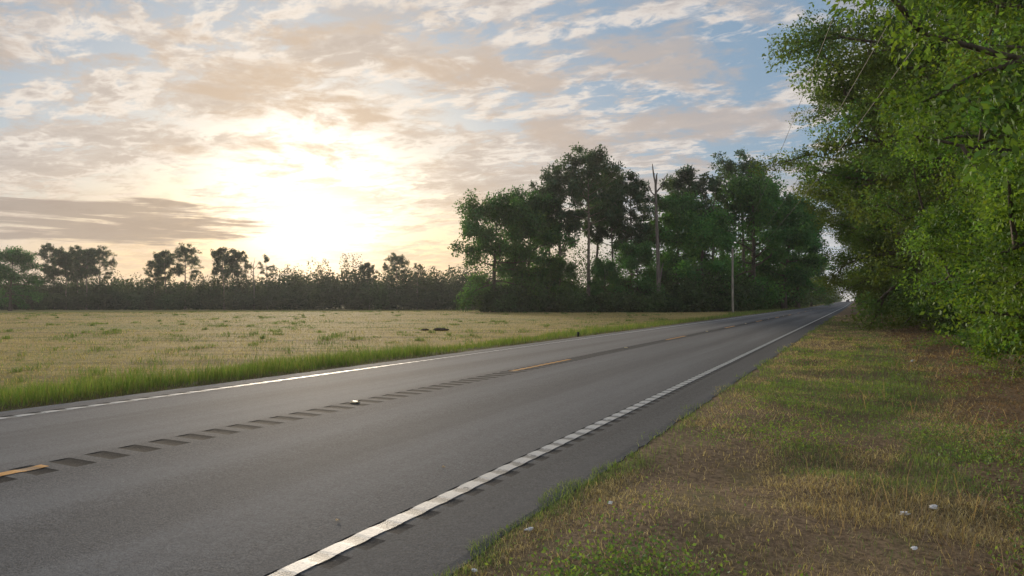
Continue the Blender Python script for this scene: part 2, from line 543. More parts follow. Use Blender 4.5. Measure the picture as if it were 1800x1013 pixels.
def build_road():
    V, Q = [], []

    def quad(x0, x1, y0, y1):
        b = len(V)
        for x, y in ((x0, y0), (x1, y0), (x1, y1), (x0, y1)):
            V.append((x, y, float(road_z(x, y))))
        Q.append((b, b + 1, b + 2, b + 3))

    cuts = [ROAD_L, -3.47, -3.22, -1.7, -0.2, 0.2, 1.7, 3.22, 3.46, ROAD_R]
    bands = set(BANDS.values())
    y_end = Y0 + NG * PER
    far = [y_end]
    while far[-1] < 1500:
        far.append(far[-1] + (6 if far[-1] < 700 else 40))
    for x0, x1 in zip(cuts[:-1], cuts[1:]):
        quad(x0, x1, -60, Y0)
        for a, b in zip(far[:-1], far[1:]):
            quad(x0, x1, a, b)
        if (x0, x1) in bands:
            for i in range(NG):
                quad(x0, x1, Y0 + i * PER + GL, Y0 + (i + 1) * PER)
        else:
            for i in range(0, NG, 10):
                quad(x0, x1, Y0 + i * PER, Y0 + (i + 10) * PER)
    # ragged broken edge: a sloping skirt down to the soil on both sides
    for xe, sgn in ((ROAD_L, -1), (ROAD_R, 1)):
        ys = np.concatenate([np.arange(-60, 60, 0.15), np.arange(60, 1500, 6)])
        wob = 0.05 * vnoise(ys, ys * 0, 1.3, 7) + 0.05 * vnoise(ys, ys * 0, 5.1, 8)
        b = len(V)
        for yy, w in zip(ys, wob):
            z = float(road_z(xe, yy))
            V.append((xe, yy, z))
            V.append((xe + sgn * (0.02 + w), yy, z - 0.006))
            V.append((xe + sgn * (0.07 + w), yy, z - 0.12))
        for i in range(len(ys) - 1):
            k = b + 3 * i
            Q.append((k, k + 1, k + 4, k + 3))
            Q.append((k + 1, k + 2, k + 5, k + 4))
    road = obj('road', mesh('road', V, Q, None, M_ASPH))
    tag(road, 'two lane grey asphalt road with milled rumble strips', None, None, 'structure')

    prof = [(j / 8.0, -GD * math.sin(math.pi * j / 8.0) ** 0.8) for j in range(9)]
    for key, (x0, x1) in BANDS.items():
        v, q = [], []
        for t, dz in prof:
            for x in (x0, x1):
                v.append((x, t * GL, float(road_z(x, 0)) + dz))
        for j in range(8):
            q.append((2 * j, 2 * j + 1, 2 * j + 3, 2 * j + 2))
        # end walls
        for s in (0, 1):
            b = len(v)
            xx = (x0, x1)[s]
            for t, dz in prof:
                v.append((xx, t * GL, float(road_z(xx, 0)) + dz))
            q.append(tuple(b + j for j in (range(9) if s else range(8, -1, -1))))
        gm = M_GROOVE if key == 'centre' else M_GROOVE2
        me = mesh('rumble_groove', v, q, None, gm)
        for i in range(NIND):
            obj('rumble_groove', me, road, (0, Y0 + i * PER, 0))
        vv, qq = [], []
        for i in range(NIND, NG):
            b = len(vv)
            vv += [(a, c + Y0 + i * PER, e) for a, c, e in v]
            qq += [tuple(b + z for z in f) for f in q]
        tag(obj('rumble_grooves', mesh('rumble_grooves', vv, qq, None, gm), road), None, None, None, 'stuff')

    def strip(x0, x1, ya, yb):
        """paint that follows the grooves"""
        ys = []
        for i in range(NG):
            for t, dz in prof:
                ys.append((Y0 + i * PER + t * GL, dz))
        ys += [(Y0 - 1.0 * j, 0.0) for j in range(1, 30)]
        ys += [(Y0 + NG * PER + 6.0 * j, 0.0) for j in range(1, 110)]
        ys = [(y, d) for y, d in ys if ya < y < yb]
        dep = lambda y: (-GD * math.sin(math.pi * (((y - Y0) % PER) / GL)) ** 0.8 if Y0 < y < Y0 + NG * PER and ((y - Y0) % PER) < GL else 0.0)
        ys = sorted(ys + [(ya, dep(ya)), (yb, dep(yb))])
        v, q = [], []
        for y, d in ys:
            w = 0.006 * (vnoise(y, 0.0, 3.0, 3) - 0.5)
            for x in (x0 + w, x1 + w):
                v.append((x, y, float(road_z(x, y)) + d + 0.004))
        for j in range(len(ys) - 1):
            q.append((2 * j, 2 * j + 1, 2 * j + 3, 2 * j + 2))
        dip = np.repeat([min(1.0, -d / GD) for y, d in ys], 2)
        return v, q, np.stack([dip] * 3, -1)

    obj('edge_line', mesh('edge_line', *strip(3.24, 3.36, -25, 700), M_WHITE), road)
    obj('edge_line', mesh('edge_line', *strip(-3.375, -3.225, -25, 700), M_WHITE), road)
    for kk in range(-1, 22):
        ya = -0.25 + 12.19 * kk + (0.55 if kk == 0 else 0.0)
        obj('yellow_dash', mesh('yellow_dash', *strip(-0.13, -0.01, ya, ya + 3.05), M_YELLOW), road)
    # raised reflectors between the dashes
    rv = [(-.05, -.05, 0), (.05, -.05, 0), (.05, .05, 0), (-.05, .05, 0), (-.04, -.02, .018), (.04, -.02, .018), (.04, .02, .018), (-.04, .02, .018)]
    rq = [(4, 5, 6, 7), (0, 1, 5, 4), (1, 2, 6, 5), (2, 3, 7, 6), (3, 0, 4, 7)]
    rme = mesh('reflector', rv, rq, None, M_REFL)
    for kk in range(6):
        y = 7.32 + 12.19 * kk
        obj('reflector', rme, road, (-0.10, y, float(road_z(0, y)) + 0.002))
    return road


ROAD = build_road()

# ------------------------------------------------------------------ trees
def norm(v):
    return v / (np.linalg.norm(v) + 1e-9)


def grow(height, tr, crown_lo, radius, n_limb, kind, seed, lean=(0, 0), subs=4):
    """skeleton of a tree: tubes and the places where foliage sits (position, outward direction)"""
    r = np.random.default_rng(seed)
    n = 9
    t = np.linspace(0, 1, n)
    top = height * (0.93 if kind == 'pine' else 0.86)
    wob = np.cumsum(r.normal(0, 0.018 * height / 3, (n, 2)), axis=0)
    trunk = np.stack([lean[0] * t ** 1.5 + wob[:, 0] * t, lean[1] * t ** 1.5 + wob[:, 1] * t, t * top], -1)
    rad = tr * (1 - 0.78 * t) * (1 + 0.55 * np.exp(-t * 22))
    trunk[0, 2] -= 0.3
    lines, spots = [(trunk, rad)], []
    az = r.random() * 6.28
    for i in range(n_limb):
        f = (i + 0.5 + r.normal(0, .2)) / n_limb
        f = min(max(f, 0), 1)
        hz = crown_lo + (0.97 - crown_lo) * f            # fraction of the height where the limb leaves
        tt = min(hz * height / top, 0.99)
        base = np.array([np.interp(tt, t, trunk[:, c]) for c in range(3)])
        az += 2.4 + r.normal(0, .35)
        if kind == 'pine':
            prof = math.sin(math.pi * (0.22 + 0.68 * f)) ** 0.7
            up = 0.15 + 0.55 * f
        else:
            prof = math.sqrt(max(0.05, 1 - (abs(f - 0.36) / 0.68) ** 2))
            up = 0.06 + 0.90 * f ** 1.2
        L = radius * prof * r.uniform(0.75, 1.12)
        d = norm(np.array([math.cos(az), math.sin(az), up]))
        m = 6
        pts = [base]
        dd = d.copy()
        for j in range(m - 1):
            dd = norm(dd + r.normal(0, .16, 3) + np.array([0, 0, 0.06 if kind == 'pine' else -0.03]))
            pts.append(pts[-1] + dd * L / (m - 1))
        pts = np.array(pts)
        br = np.interp(tt, t, rad) * 0.55
        lines.append((pts, br * (1 - 0.8 * np.linspace(0, 1, m))))
        ns = subs
        for s in range(ns):
            q = 0.35 + 0.65 * (s + r.random()) / ns
            b0 = np.array([np.interp(q, np.linspace(0, 1, m), pts[:, c]) for c in range(3)])
            sd = norm(dd * 0.5 + r.normal(0, .75, 3) + np.array([0, 0, 0.25]))
            sl = L * r.uniform(0.22, 0.42)
            mid = b0 + sd * sl * 0.5 + r.normal(0, .05 * sl, 3)
            end = b0 + sd * sl
            lines.append((np.array([b0, mid, end]), br * np.array([0.38, 0.25, 0.1])))
            spots.append((mid, sd))
            spots.append((end, sd))
        spots.append((pts[-1], dd))
    spots.append((trunk[-1] + np.array([0, 0, 0.03 * height]), np.array([0, 0, 1.0])))
    return lines, spots


def crown(spots, clump, per, size, base, flat=0.7, var=0.35, seed=0, wid=0.55, hollow=0.0, droop=0.25):
    r = np.random.default_rng(seed + 77)
    c = np.array([s[0] for s in spots])
    n = len(c)
    cr = clump * r.uniform(0.65, 1.3, n)
    pos = r.normal(0, 1, (n, per, 3))
    ln = np.linalg.norm(pos, axis=2, keepdims=True)
    pos = pos / ln * (hollow + (1 - hollow) * r.random((n, per, 1)) ** 0.55)
    outd = pos.reshape(-1, 3).copy()
    pos[..., 2] *= flat
    pos = c[:, None] + pos * cr[:, None, None]
    tone = r.uniform(1 - var, 1 + var, (n, 1, 1)) * r.uniform(0.75, 1.25, (n, per, 1))
    hue = r.normal(0, 0.10, (n, 1, 1)) + r.normal(0, 0.08, (n, per, 1))
    col = np.array(base)[None, None] * tone
    col = col * np.concatenate([1 + hue, 1 + 0 * hue, 1 - hue], -1)
    sz = size * r.uniform(0.45, 1.5, n * per)
    return leaves(pos.reshape(-1, 3), sz, np.clip(col.reshape(-1, 3), 0.004, 0.6), outd, wid, droop)


def tree_meshes(name, height, tr, lo, radius, nl, kind, seed, clump, per, size, base, bark, subs=4, flat=0.7, lean=(0, 0), sides=6, wid=0.55, hollow=0.0, droop=0.25):
    lines, spots = grow(height, tr, lo, radius, nl, kind, seed, lean, subs)
    v, q = tubes(lines, sides)
    tm = mesh('trunk', v, q, None, bark, True)
    cm = mesh('crown', *crown(spots, clump, per, size, base, flat, seed=seed, wid=wid, hollow=hollow, droop=droop), M_LEAF)
    return tm, cm


def place_tree(name, meshes, x, y, label, group=None, rz=0.0, sc=1.0, tint=(1, 1, 1), cat='tree', zoff=0.0):
    root = empty(name, (x, y, gz(x, y) + zoff), rz, sc)
    tag(root, label, cat, group)
    for nm, me in zip(('trunk', 'crown'), meshes):
        o = obj(nm, me, root)
        o.color = (*tint, 1.0)
    return root


G_MID, G_PINE = (0.082, 0.175, 0.046), (0.062, 0.110, 0.050)
PINES = [
    tree_meshes('pine', 24, 0.36, 0.54, 6.2, 24, 'pine', 1, 0.72, 46, 0.42, G_PINE, M_PINEBARK, 6, 0.75, wid=0.4),
    tree_meshes('pine', 22, 0.32, 0.48, 5.0, 22, 'pine', 2, 0.68, 44, 0.42, G_PINE, M_PINEBARK, 6, 0.75, wid=0.4, lean=(0.8, 0.2)),
    tree_meshes('pine', 21, 0.30, 0.54, 4.6, 20, 'pine', 3, 0.66, 44, 0.42, G_PINE, M_PINEBARK, 6, 0.75, wid=0.4, lean=(-0.6, 0.5)),
    tree_meshes('pine', 20, 0.26, 0.42, 3.4, 15, 'pine', 4, 0.52, 30, 0.40, G_PINE, M_PINEBARK, 3, 0.5, wid=0.4),
]
BROADS = [
    tree_meshes('broad', 16.5, 0.42, 0.20, 7.0, 22, 'broad', 11, 1.45, 120, 0.36, G_MID, M_BARK, 5, 0.75),
    tree_meshes('broad', 15.0, 0.36, 0.14, 5.6, 20, 'broad', 12, 1.35, 120, 0.36, G_MID, M_BARK, 5, 0.8),
    tree_meshes('broad', 17.5, 0.36, 0.22, 5.2, 22, 'broad', 13, 1.30, 120, 0.36, G_MID, M_BARK, 5, 0.8, lean=(0.7, 0)),
]


def gtree(name, meshes, px, Z, label, group, href, top_py, rz=None, tint=(1, 1, 1)):
    """a tree at photo column px and depth Z, scaled so that its top reaches row top_py"""
    x, y, z = at(px, Z)
    h = CAMH + (HZ - top_py) / F * Z - z
    s = h / href
    return place_tree(name, meshes, x, y, label, group, random.random() * 6.28 if rz is None else rz, s, tint)


GR = 'trees of the grove at the end of the field'
P_ = 'pine_tree'
B_ = 'broadleaf_tree'
gtree(B_, BROADS[0], 868, 113, 'spreading green tree at the left corner of the grove, beside the field', GR, 16.5, 362, 0.4, (0.95, 1.0, 0.9))
gtree(B_, BROADS[2], 925, 119, 'rounded green tree just right of the grove corner tree', GR, 17.5, 345, 1.4, (0.85, 0.95, 0.9))
gtree(P_, PINES[1], 985, 122, 'leaning pine with a broad flat crown left of the tallest pine', GR, 22, 302, 2.2)
gtree(P_, PINES[0], 1034, 118, 'tallest pine of the grove with a wide rounded top', GR, 24, 281, 0.3)
gtree(P_, PINES[2], 1047, 132, 'pine standing close behind the tallest pine of the grove', GR, 21, 312, 4.0)
gtree(P_, PINES[2], 1080, 128, 'slim pine right of the tallest pine with sky between its limbs', GR, 21, 345, 1.0)
gtree(P_, PINES[1], 1110, 126, 'thin crowned pine just left of the bare dead trunk', GR, 22, 322, 5.1)
gtree(P_, PINES[3], 965, 130, 'narrow pine in the shade behind the leaning pine', GR, 20, 330, 2.9)
gtree(P_, PINES[2], 1222, 134, 'left pine of the pair right of the dead trunk', GR, 21, 307, 0.2)
gtree(P_, PINES[3], 1252, 132, 'slender right pine of the pair right of the dead trunk', GR, 20, 312, 3.3)
gtree(P_, PINES[0], 1308, 136, 'wide topped pine rising above the bright tree near the pole', GR, 24, 294, 1.9, (0.95, 1.05, 1.0))
gtree(B_, BROADS[0], 1325, 131, 'large bright green tree behind the utility pole', GR, 16.5, 332, 2.0, (1.05, 1.25, 1.0))
gtree(B_, BROADS[1], 1235, 122, 'bright green tree between the dead trunk and the utility pole', GR, 15, 380, 3.1, (1.0, 1.25, 1.0))
gtree(B_, BROADS[1], 1120, 118, 'mid green tree left of the dead trunk, in front of the pines', GR, 15, 432, 0.9, (0.85, 1.1, 0.95))
gtree(B_, BROADS[2], 1190, 130, 'dark green tree showing behind the dead trunk on its right', GR, 17.5, 350, 5.4, (0.8, 0.95, 0.9))
gtree(B_, BROADS[1], 1062, 117, 'low dark green tree under the tallest pine', GR, 15, 462, 4.4, (0.8, 1.0, 0.95))
gtree(B_, BROADS[1], 985, 116, 'low olive green tree under the leaning pine', GR, 15, 462, 2.4, (0.95, 0.95, 0.7))
gtree(B_, BROADS[2], 1378, 136, 'tall green tree right of the utility pole at the road side', GR, 17.5, 352, 0.6, (0.85, 1.05, 0.95))
gtree(B_, BROADS[0], 1402, 150, 'dark tree of the grove nearest the road beyond the pole', GR, 16.5, 395, 1.1, (0.75, 0.95, 0.9))
gtree(B_, BROADS[1], 1426, 205, 'yellowish green tree at the left road side beyond the grove', GR, 15, 455, 1.6, (1.7, 1.25, 0.9))

FR = 'pines above the far tree line'
far = [
    (97, 1, 436, 'tall pine, leftmost of the close row of pines on the far tree line', 22),
    (116, 2, 446, 'second pine from the left in the far left row of pines', 21),
    (136, 1, 440, 'third and middle pine in the far left row of pines', 22),
    (152, 2, 442, 'fourth pine from the left in the far left row of pines', 21),
    (175, 0, 444, 'rightmost pine of the far left row, round crowned', 24),
    (270, 1, 458, 'shorter left pine of the far middle trio', 22),
    (292, 2, 446, 'middle pine of the far middle trio', 21),
    (326, 0, 440, 'broad tiered right pine of the far middle trio', 24),
    (394, 2, 441, 'left pine of the far pair against the sun glow', 21),
    (416, 2, 443, 'right pine of the far pair against the sun glow', 21),
    (470, 3, 450, 'thin lone pine against the white glow on the far tree line', 20),
    (697, 0, 454, 'dome crowned pine on the far tree line left of the grove', 24),
    (650, 2, 466, 'small pine left of the dome crowned pine on the far tree line', 21),
    (733, 3, 464, 'narrow pine right of the dome crowned pine on the far tree line', 20),
]
for px, kind, top, lab, href in far:
    gtree(P_, PINES[kind], px, 229 + random.uniform(-3, 4), lab, FR, href, top)
gtree(B_, BROADS[0], 18, 195, 'green broadleaf tree at the far left end of the field', None, 16.5, 446, 1.0, (0.9, 1.2, 1.0))


def bare_tree(name, px, Z, top_py, label, parts, tr, mat, stub=False):
    """parts: list of (start fraction, dx, dz, length scale)"""
    x, y, z = at(px, Z)
    h = CAMH + (HZ - top_py) / F * Z - z
    root = tag(empty(name, (x, y, z), -TH * 0 + TH), label, 'tree')
    n = 12
    t = np.linspace(0, 1, n)
    pts = np.stack([-0.35 * t + 0.08 * np.sin(5 * t), 0.1 * t, t * h * 0.86], -1)
    pts[0, 2] -= .3
    v, q = tubes([(pts, tr * (1 - 0.52 * t) * (1 + .3 * np.exp(-t * 15)))], 9)
    obj('trunk', mesh('trunk', v, q, None, mat, True), root)
    for f, dx, dz, r0 in parts:
        b = np.array([np.interp(f, t, pts[:, c]) for c in range(3)])
        e = b + np.array([dx, random.uniform(-.3, .3), dz])
        m1 = b + (e - b) * 0.45 + np.array([dx * .12, 0.05, -0.08])
        m2 = b + (e - b) * 0.75 + np.array([-.06, 0.0, .08])
        v, q = tubes([(np.array([b, m1, m2, e]), np.array([r0, r0 * .75, r0 * .6, r0 * .3]))], 6)
        obj('limb', mesh('limb', v, q, None, mat, True), root)
    return root


bare_tree('dead_tree', 1158, 112, 286, 'tall bare dead trunk with broken forked top in front of the grove',
          [(1.0, -0.55, 3.3, .17), (.99, .25, 2.0, .2), (.97, -.15, 2.5, .13), (.93, 2.0, 3.1, .16), (.90, -1.3, 1.9, .14), (.84, -1.6, 1.5, .12), (.80, .7, .6, .07), (.74, .5, .4, .06), (.22, .75, 3.4, .16)],
          0.38, M_DEAD)
bare_tree('dead_tree', 447, 221, 452, 'thin nearly bare tree between the far pines against the glow',
          [(.98, .5, 2.6, .08), (.9, 1.8, 2.0, .08), (.82, -1.5, 2.0, .08), (.7, 2.2, 1.6, .08), (.6, -1.7, 1.2, .07)], 0.2, M_DEAD)


# masses of foliage that read as one
def bushes(name, label, items, per, size, base, kind='stuff', mat=None, shell=0.45):
    """items: (x, y, radius, height, tone rgb multiplier); each a lumpy mound of leaves from the ground up"""
    P, S, C, O = [], [], [], []
    for (x, y, rad, h, tone) in items:
        nl = 7 + int(rad * 1.5)
        z0 = gz(x, y)
        lc = rng.normal(0, 1, (nl, 3))
        lc /= np.linalg.norm(lc, axis=1)[:, None]
        lc = lc * np.array([rad * .62, rad * .62, h * .36]) + np.array([x, y, z0 + h * .48])
        lr = rng.uniform(.42, .68, nl)
        k = max(4, per // nl)
        d = rng.normal(size=(nl, k, 3))
        d /= np.linalg.norm(d, axis=2, keepdims=True)
        rr = shell + (1 - shell) * rng.random((nl, k, 1)) ** .6
        p = lc[:, None] + d * rr * lr[:, None, None] * np.array([rad, rad, h * .55])
        tn = np.array(tone) * rng.uniform(.65, 1.35, (nl, 1, 1)) * rng.uniform(.75, 1.25, (nl, k, 1))
        c = np.array(base) * tn
        ok = p[..., 2].ravel() > z0 - 0.02
        P.append(p.reshape(-1, 3)[ok])
        C.append(c.reshape(-1, 3)[ok])
        O.append(d.reshape(-1, 3)[ok])
    P, C, O = np.concatenate(P), np.concatenate(C), np.concatenate(O)
    v, q, c = leaves(P, size * rng.uniform(.5, 1.2, len(P)), np.clip(C, .004, .6), O * .3, .95)
    o = obj(name, mesh(name, v, q, c, mat or M_LEAF))
    tag(o, label, None, None, kind)
    return o


def tone():
    g = random.uniform(.75, 1.2)
    return (g * random.uniform(.85, 1.2), g, g * random.uniform(.8, 1.1))


it = []
px = -120
while px < 1000:                                     # the far wood: three ranks of trees and scrub
    for Z, hh in ((219, 4.6), (226, 8.4), (236, 10.2)):
        x, y, z = at(px + random.uniform(-8, 8), Z + random.uniform(-2, 2))
        bump = 1.0 + 0.35 * (vnoise(px, 0, 0.012, 5) - 0.4) + (0.38 if 480 < px < 860 else 0.18)
        it.append((x, y, random.uniform(2.6, 4.0), hh * bump * (random.uniform(.8, 1.2) if Z < 222 else random.uniform(.72, 1.2)), tone()))
    px += random.uniform(16, 24)
bushes('far_wood', 'dark hazy wood along the far edge of the field', it, 1050, 0.48, (0.050, 0.078, 0.030), shell=0.7)
it = []
px = -160
while px < 1080:                                     # its depth, closing the gaps
    for Z, hh in ((246, 8.2), (256, 8.8), (268, 9.4)):
        x, y, z = at(px + random.uniform(-8, 8), Z)
        it.append((x, y, random.uniform(3.6, 5.0), hh * (1.3 if 480 < px < 860 else 0.95) * random.uniform(.65, 1.25), tone()))
    px += 17
bushes('far_wood', 'inner depth of the wood behind the far edge of the field', it, 520, 0.85, (0.046, 0.070, 0.028))
it = []
for i in range(46):                                  # grove undergrowth, front edge
    px = 852 + i * 10.6
    x, y, z = at(px + random.uniform(-4, 4), 110 + random.uniform(-1.2, 2.0) + (9 if px > 1235 else 0))
    it.append((x, y, random.uniform(1.5, 2.6), random.uniform(2.0, 4.6), tone()))
for i in range(60):                                  # and inside
    x, y, z = at(random.uniform(875, 1385), random.uniform(116, 142))
    it.append((x, y, random.uniform(2.4, 3.8), random.uniform(4.0, 7.0), tone()))
for i in range(34):                                  # taller growth at the back of the grove
    x, y, z = at(885 + i * 13 + random.uniform(-5, 5), random.uniform(146, 162))
    it.append((x, y, random.uniform(3.4, 4.8), random.uniform(12.0, 16.5), tone()))
for i in range(22):                                  # road side of the grove
    y = 122 + i * 4.0
    it.append((-13.5 + random.uniform(-1.5, .8), y, random.uniform(1.6, 2.6), random.uniform(2.5, 6.5), tone()))
it = [q for q in it if q[0] < -10.8]
bushes('undergrowth', 'dense shaded undergrowth filling the foot of the grove', it, 850, 0.38, (0.060, 0.112, 0.036))
it = []
y = 150.0
while y < 720:                                       # left roadside wood running to the vanishing point
    for dx, hh in ((-8.8, 6), (-12, 12.5), (-17, 15.5)):
        it.append((dx + random.uniform(-1.5, 1.2), y + random.uniform(-2, 2), random.uniform(3.0, 4.6), hh * random.uniform(.8, 1.15), tone()))
    y += 7 + (y - 150) * .02
bushes('roadside_wood', 'hazy wood lining the left side of the road into the distance', it + [(x, 1525.0, 9.0, 26.0, tone()) for x in range(-70, 90, 9)], 440, 0.58, (0.060, 0.105, 0.038))

# right side: big overhanging trees
BIG = tree_meshes('oak', 19.0, 0.55, 0.16, 8.4, 46, 'broad', 21, 1.15, 440, 0.16, (0.115, 0.180, 0.042), M_BARK, 5, 0.7, (-1.2, 0), 8, 0.5)
BRIGHT = tree_meshes('bright', 14.0, 0.30, 0.05, 5.6, 34, 'broad', 23, 0.66, 520, 0.084, (0.120, 0.215, 0.036), M_BARK, 5, 0.75, (-0.6, 0), 7, 0.5)
BUSH = tree_meshes('shrub', 4.6, 0.07, 0.02, 2.3, 18, 'broad', 25, 0.42, 300, 0.075, (0.120, 0.215, 0.036), M_BARK, 4, 0.8, (-0.3, 0), 5, 0.5)
RG = 'trees overhanging the right side of the road'
place_tree(B_, BIG, 13.1, 35.5, 'huge dark oak leaning over the verge, its limbs showing against the sky', RG, 0.3, 1.0, (1.0, 1.0, 1.0))
place_tree(B_, BIG, 10.4, 50.0, 'second oak along the right verge, behind the huge limbed oak', RG, 2.1, (1.0, 1.0, .85), (1.15, 1.1, .9))
place_tree(B_, BIG, 10.8, 68.0, 'third oak along the right verge with low foliage over the shoulder', RG, 4.0, (1.0, 1.0, .8), (1.1, 1.05, .9))
place_tree(B_, BIG, 12.0, 94.0, 'farthest single oak seen along the right verge', RG, 5.2, (1.0, 1.0, .8), (1.0, 1.0, .9))
place_tree(B_, BRIGHT, 12.2, 20.5, 'bright green leafy tree in front of the oaks on the right', RG, 0.5, 1.0, (1.0, 1.0, 1.0))
place_tree(B_, BRIGHT, 12.4, 12.6, 'bright yellow green tree cut by the right edge of the picture', RG, 2.6, 1.05, (1.1, 1.05, 1.0))
place_tree(B_, BRIGHT, 12.6, 27.5, 'olive green tree between the bright tree and the huge oak', RG, 4.3, 1.0, (.75, .75, .9))
SG = 'shrubs at the foot of the right hand trees'
place_tree('shrub', BUSH, 10.2, 16.4, 'bright shrub with thin stems at the right edge under the trees', SG, 0.2, 1.0, (1, 1, 1), 'shrub')
place_tree('shrub', BUSH, 10.0, 21.0, 'leafy shrub reaching lowest over the brown leaf litter', SG, 1.9, 1.05, (.95, 1, 1), 'shrub')
place_tree('shrub', BUSH, 10.3, 26.5, 'dull green shrub behind the lowest reaching shrub', SG, 3.6, 1.0, (.8, .85, 1), 'shrub')
place_tree('shrub', BUSH, 10.4, 33.0, 'small dark shrub beneath the huge oak', SG, 5.0, .95, (.65, .7, .9), 'shrub')
it = []
for y in np.arange(6, 120, 2.4):
    for x, hh in ((14.5, 5.5), (17.5, 9.0)):
        it.append((x + random.uniform(-1, 1), y + random.uniform(-1, 1), random.uniform(1.8, 2.6), hh * random.uniform(.8, 1.2), tone()))
bushes('thicket', 'dark thicket behind the trees on the right of the road', it, 620, 0.26, (0.05, 0.08, 0.022))
it = [(10.3 + random.uniform(-.8, .8), y, random.uniform(1.4, 2.2), random.uniform(3.0, 5.6), tone()) for y in np.arange(37, 112, 2.2)]
bushes('low_growth', 'low leafy growth under the oaks along the right verge', it, 1500, 0.17, (0.07, 0.11, 0.026))
it = []
y = 100.0
while y < 700:
    for x, hh in ((9.5, 5.5), (13, 11)):
        it.append((x + random.uniform(-1, 1), y, random.uniform(2.6, 3.8), hh * random.uniform(.8, 1.2), tone()))
    y += 6 + (y - 100) * .02
bushes('roadside_wood', 'far trees lining the right side of the road', it, 520, 0.42, (0.055, 0.085, 0.026))


# ------------------------------------------------------------------ utility pole, wires
def pole(x, y, h, label):
    z = gz(x, y)
    root = tag(empty('utility_pole', (x, y, z)), label, 'utility pole')
    v, q = tubes([(np.array([[0, 0, -.4], [0, 0, h * .5], [0.02, 0, h]]), np.array([.19, .17, .14]))], 10)
    obj('post', mesh('post', v, q, None, M_POLE, True), root)
    v, q = tubes([(np.array([[0, 0, h], [0, 0, h + .12], [0, 0, h + .3]]), np.array([.03, .05, .03]))], 6)
    obj('insulator', mesh('insulator', v, q, None, M_WIRE, True), root)
    for hh in (h - 1.3, h - 2.1):
        v, q = tubes([(np.array([[0, -.12, hh], [.18, -.2, hh], [.34, -.25, hh + .08]]), np.array([.035, .03, .04]))], 6)
        obj('bracket', mesh('bracket', v, q, None, M_WIRE, True), root)
    return root


px_, py_, pz_ = at(1288, 110)
PH = 10.2
pole(px_, py_, PH, 'grey wooden utility pole at the grass corner of the grove')
p2 = (px_ + 0.6, py_ + 120)
pole(p2[0], p2[1], PH, 'distant utility pole half lost among trees beyond the nearer pole')


def wire(name, a, b, sag, r, label, n=40):
    t = np.linspace(0, 1, n)
    pts = np.array(a)[None] * (1 - t[:, None]) + np.array(b)[None] * t[:, None]
    pts[:, 2] -= 4 * sag * t * (1 - t)
    v, q = tubes([(pts, np.full(n, r))], 5)
    tag(obj(name, mesh(name, v, q, None, M_WIRE, True)), label, 'wire')


def over(Z, a, m):                                    # plan point of a wire: camera axis depth Z, lateral a + m Z
    xc = a + m * Z
    return CX + xc * cT - Z * sT, xc * sT + Z * cT


top = pz_ + PH
e1, e2, e3 = over(-10, 3.85, .29), over(-10, 5.0, .28), over(-10, 5.0, .28)
wire('power_line', (px_, py_, top + .25), (*e1, 12.4), 2.31, .010, 'highest thin wire running from the pole top over the verge')
wire('power_line', (px_ + .3, py_ - .25, top - 1.2), (*e2, 11.4), 2.65, .010, 'middle sagging wire crossing in front of the huge oak')
wire('power_line', (px_ + .3, py_ - .25, top - 2.0), (e3[0] + .3, e3[1], 9.7), 2.32, .010, 'lowest sagging wire crossing in front of the oak')
wire('power_line', (px_, py_, top + .25), (p2[0], p2[1], gz(*p2) + PH + .25), 1.2, .014, 'top wire running from the pole to the distant pole')
wire('power_line', (px_ + .3, py_ - .25, top - 1.2), (p2[0] + .3, p2[1], gz(*p2) + PH - 1.2), 1.4, .014, 'lower wire running from the pole to the distant pole')
ga = at(1219, 112)
gp = np.array([px_, py_, top - .4])
gd = np.array(ga) - gp
gw = tag(empty('guy_wire', ga), 'slanting guy wire with yellow guard left of the utility pole', 'guy wire')
v, q = tubes([(np.array([[0, 0, 0], list(-gd)]), np.array([.012, .012]))], 5)
obj('cable', mesh('cable', v, q, None, M_WIRE), gw)
dn = -gd / np.linalg.norm(gd)
v, q = tubes([(np.array([dn * .1, dn * 2.3]), np.array([.05, .05]))], 8)
obj('guard', mesh('guard', v, q, None, M_GUARD, True), gw)
fb = at(1163, 109.5)
v, q = tubes([(np.array([[-.5, 0, -.05], [.3, .1, 1.0], [.9, .1, 1.5], [1.3, .2, 2.1]]), np.array([.07, .06, .05, .02])), (np.array([[.3, .1, 1.0], [.2, .1, 1.5]]), np.array([.04, .02]))], 6)
o = obj('fallen_branch', mesh('fallen_branch', v, q, None, M_DEAD, True), None, fb)
o.rotation_euler = (0, 0, TH)
tag(o, 'pale fallen branch propped at the foot of the grove', 'branch')


# ------------------------------------------------------------------ grasses
def logpts(n, r0, r1, a0, a1):
    """points spread evenly in the picture: log-distributed distance, angle from the camera's axis"""
    r = r0 * np.exp(rng.random(n) * math.log(r1 / r0))
    a = rng.uniform(a0, a1, n)
    xc, z = r * np.sin(a), r * np.cos(a)
    return CX + xc * cT - z * sT, xc * sT + z * cT, r


def pick(cols, w):
    return np.array(cols)[rng.choice(len(cols), p=np.array(w) / np.sum(w), size=1)[0]]


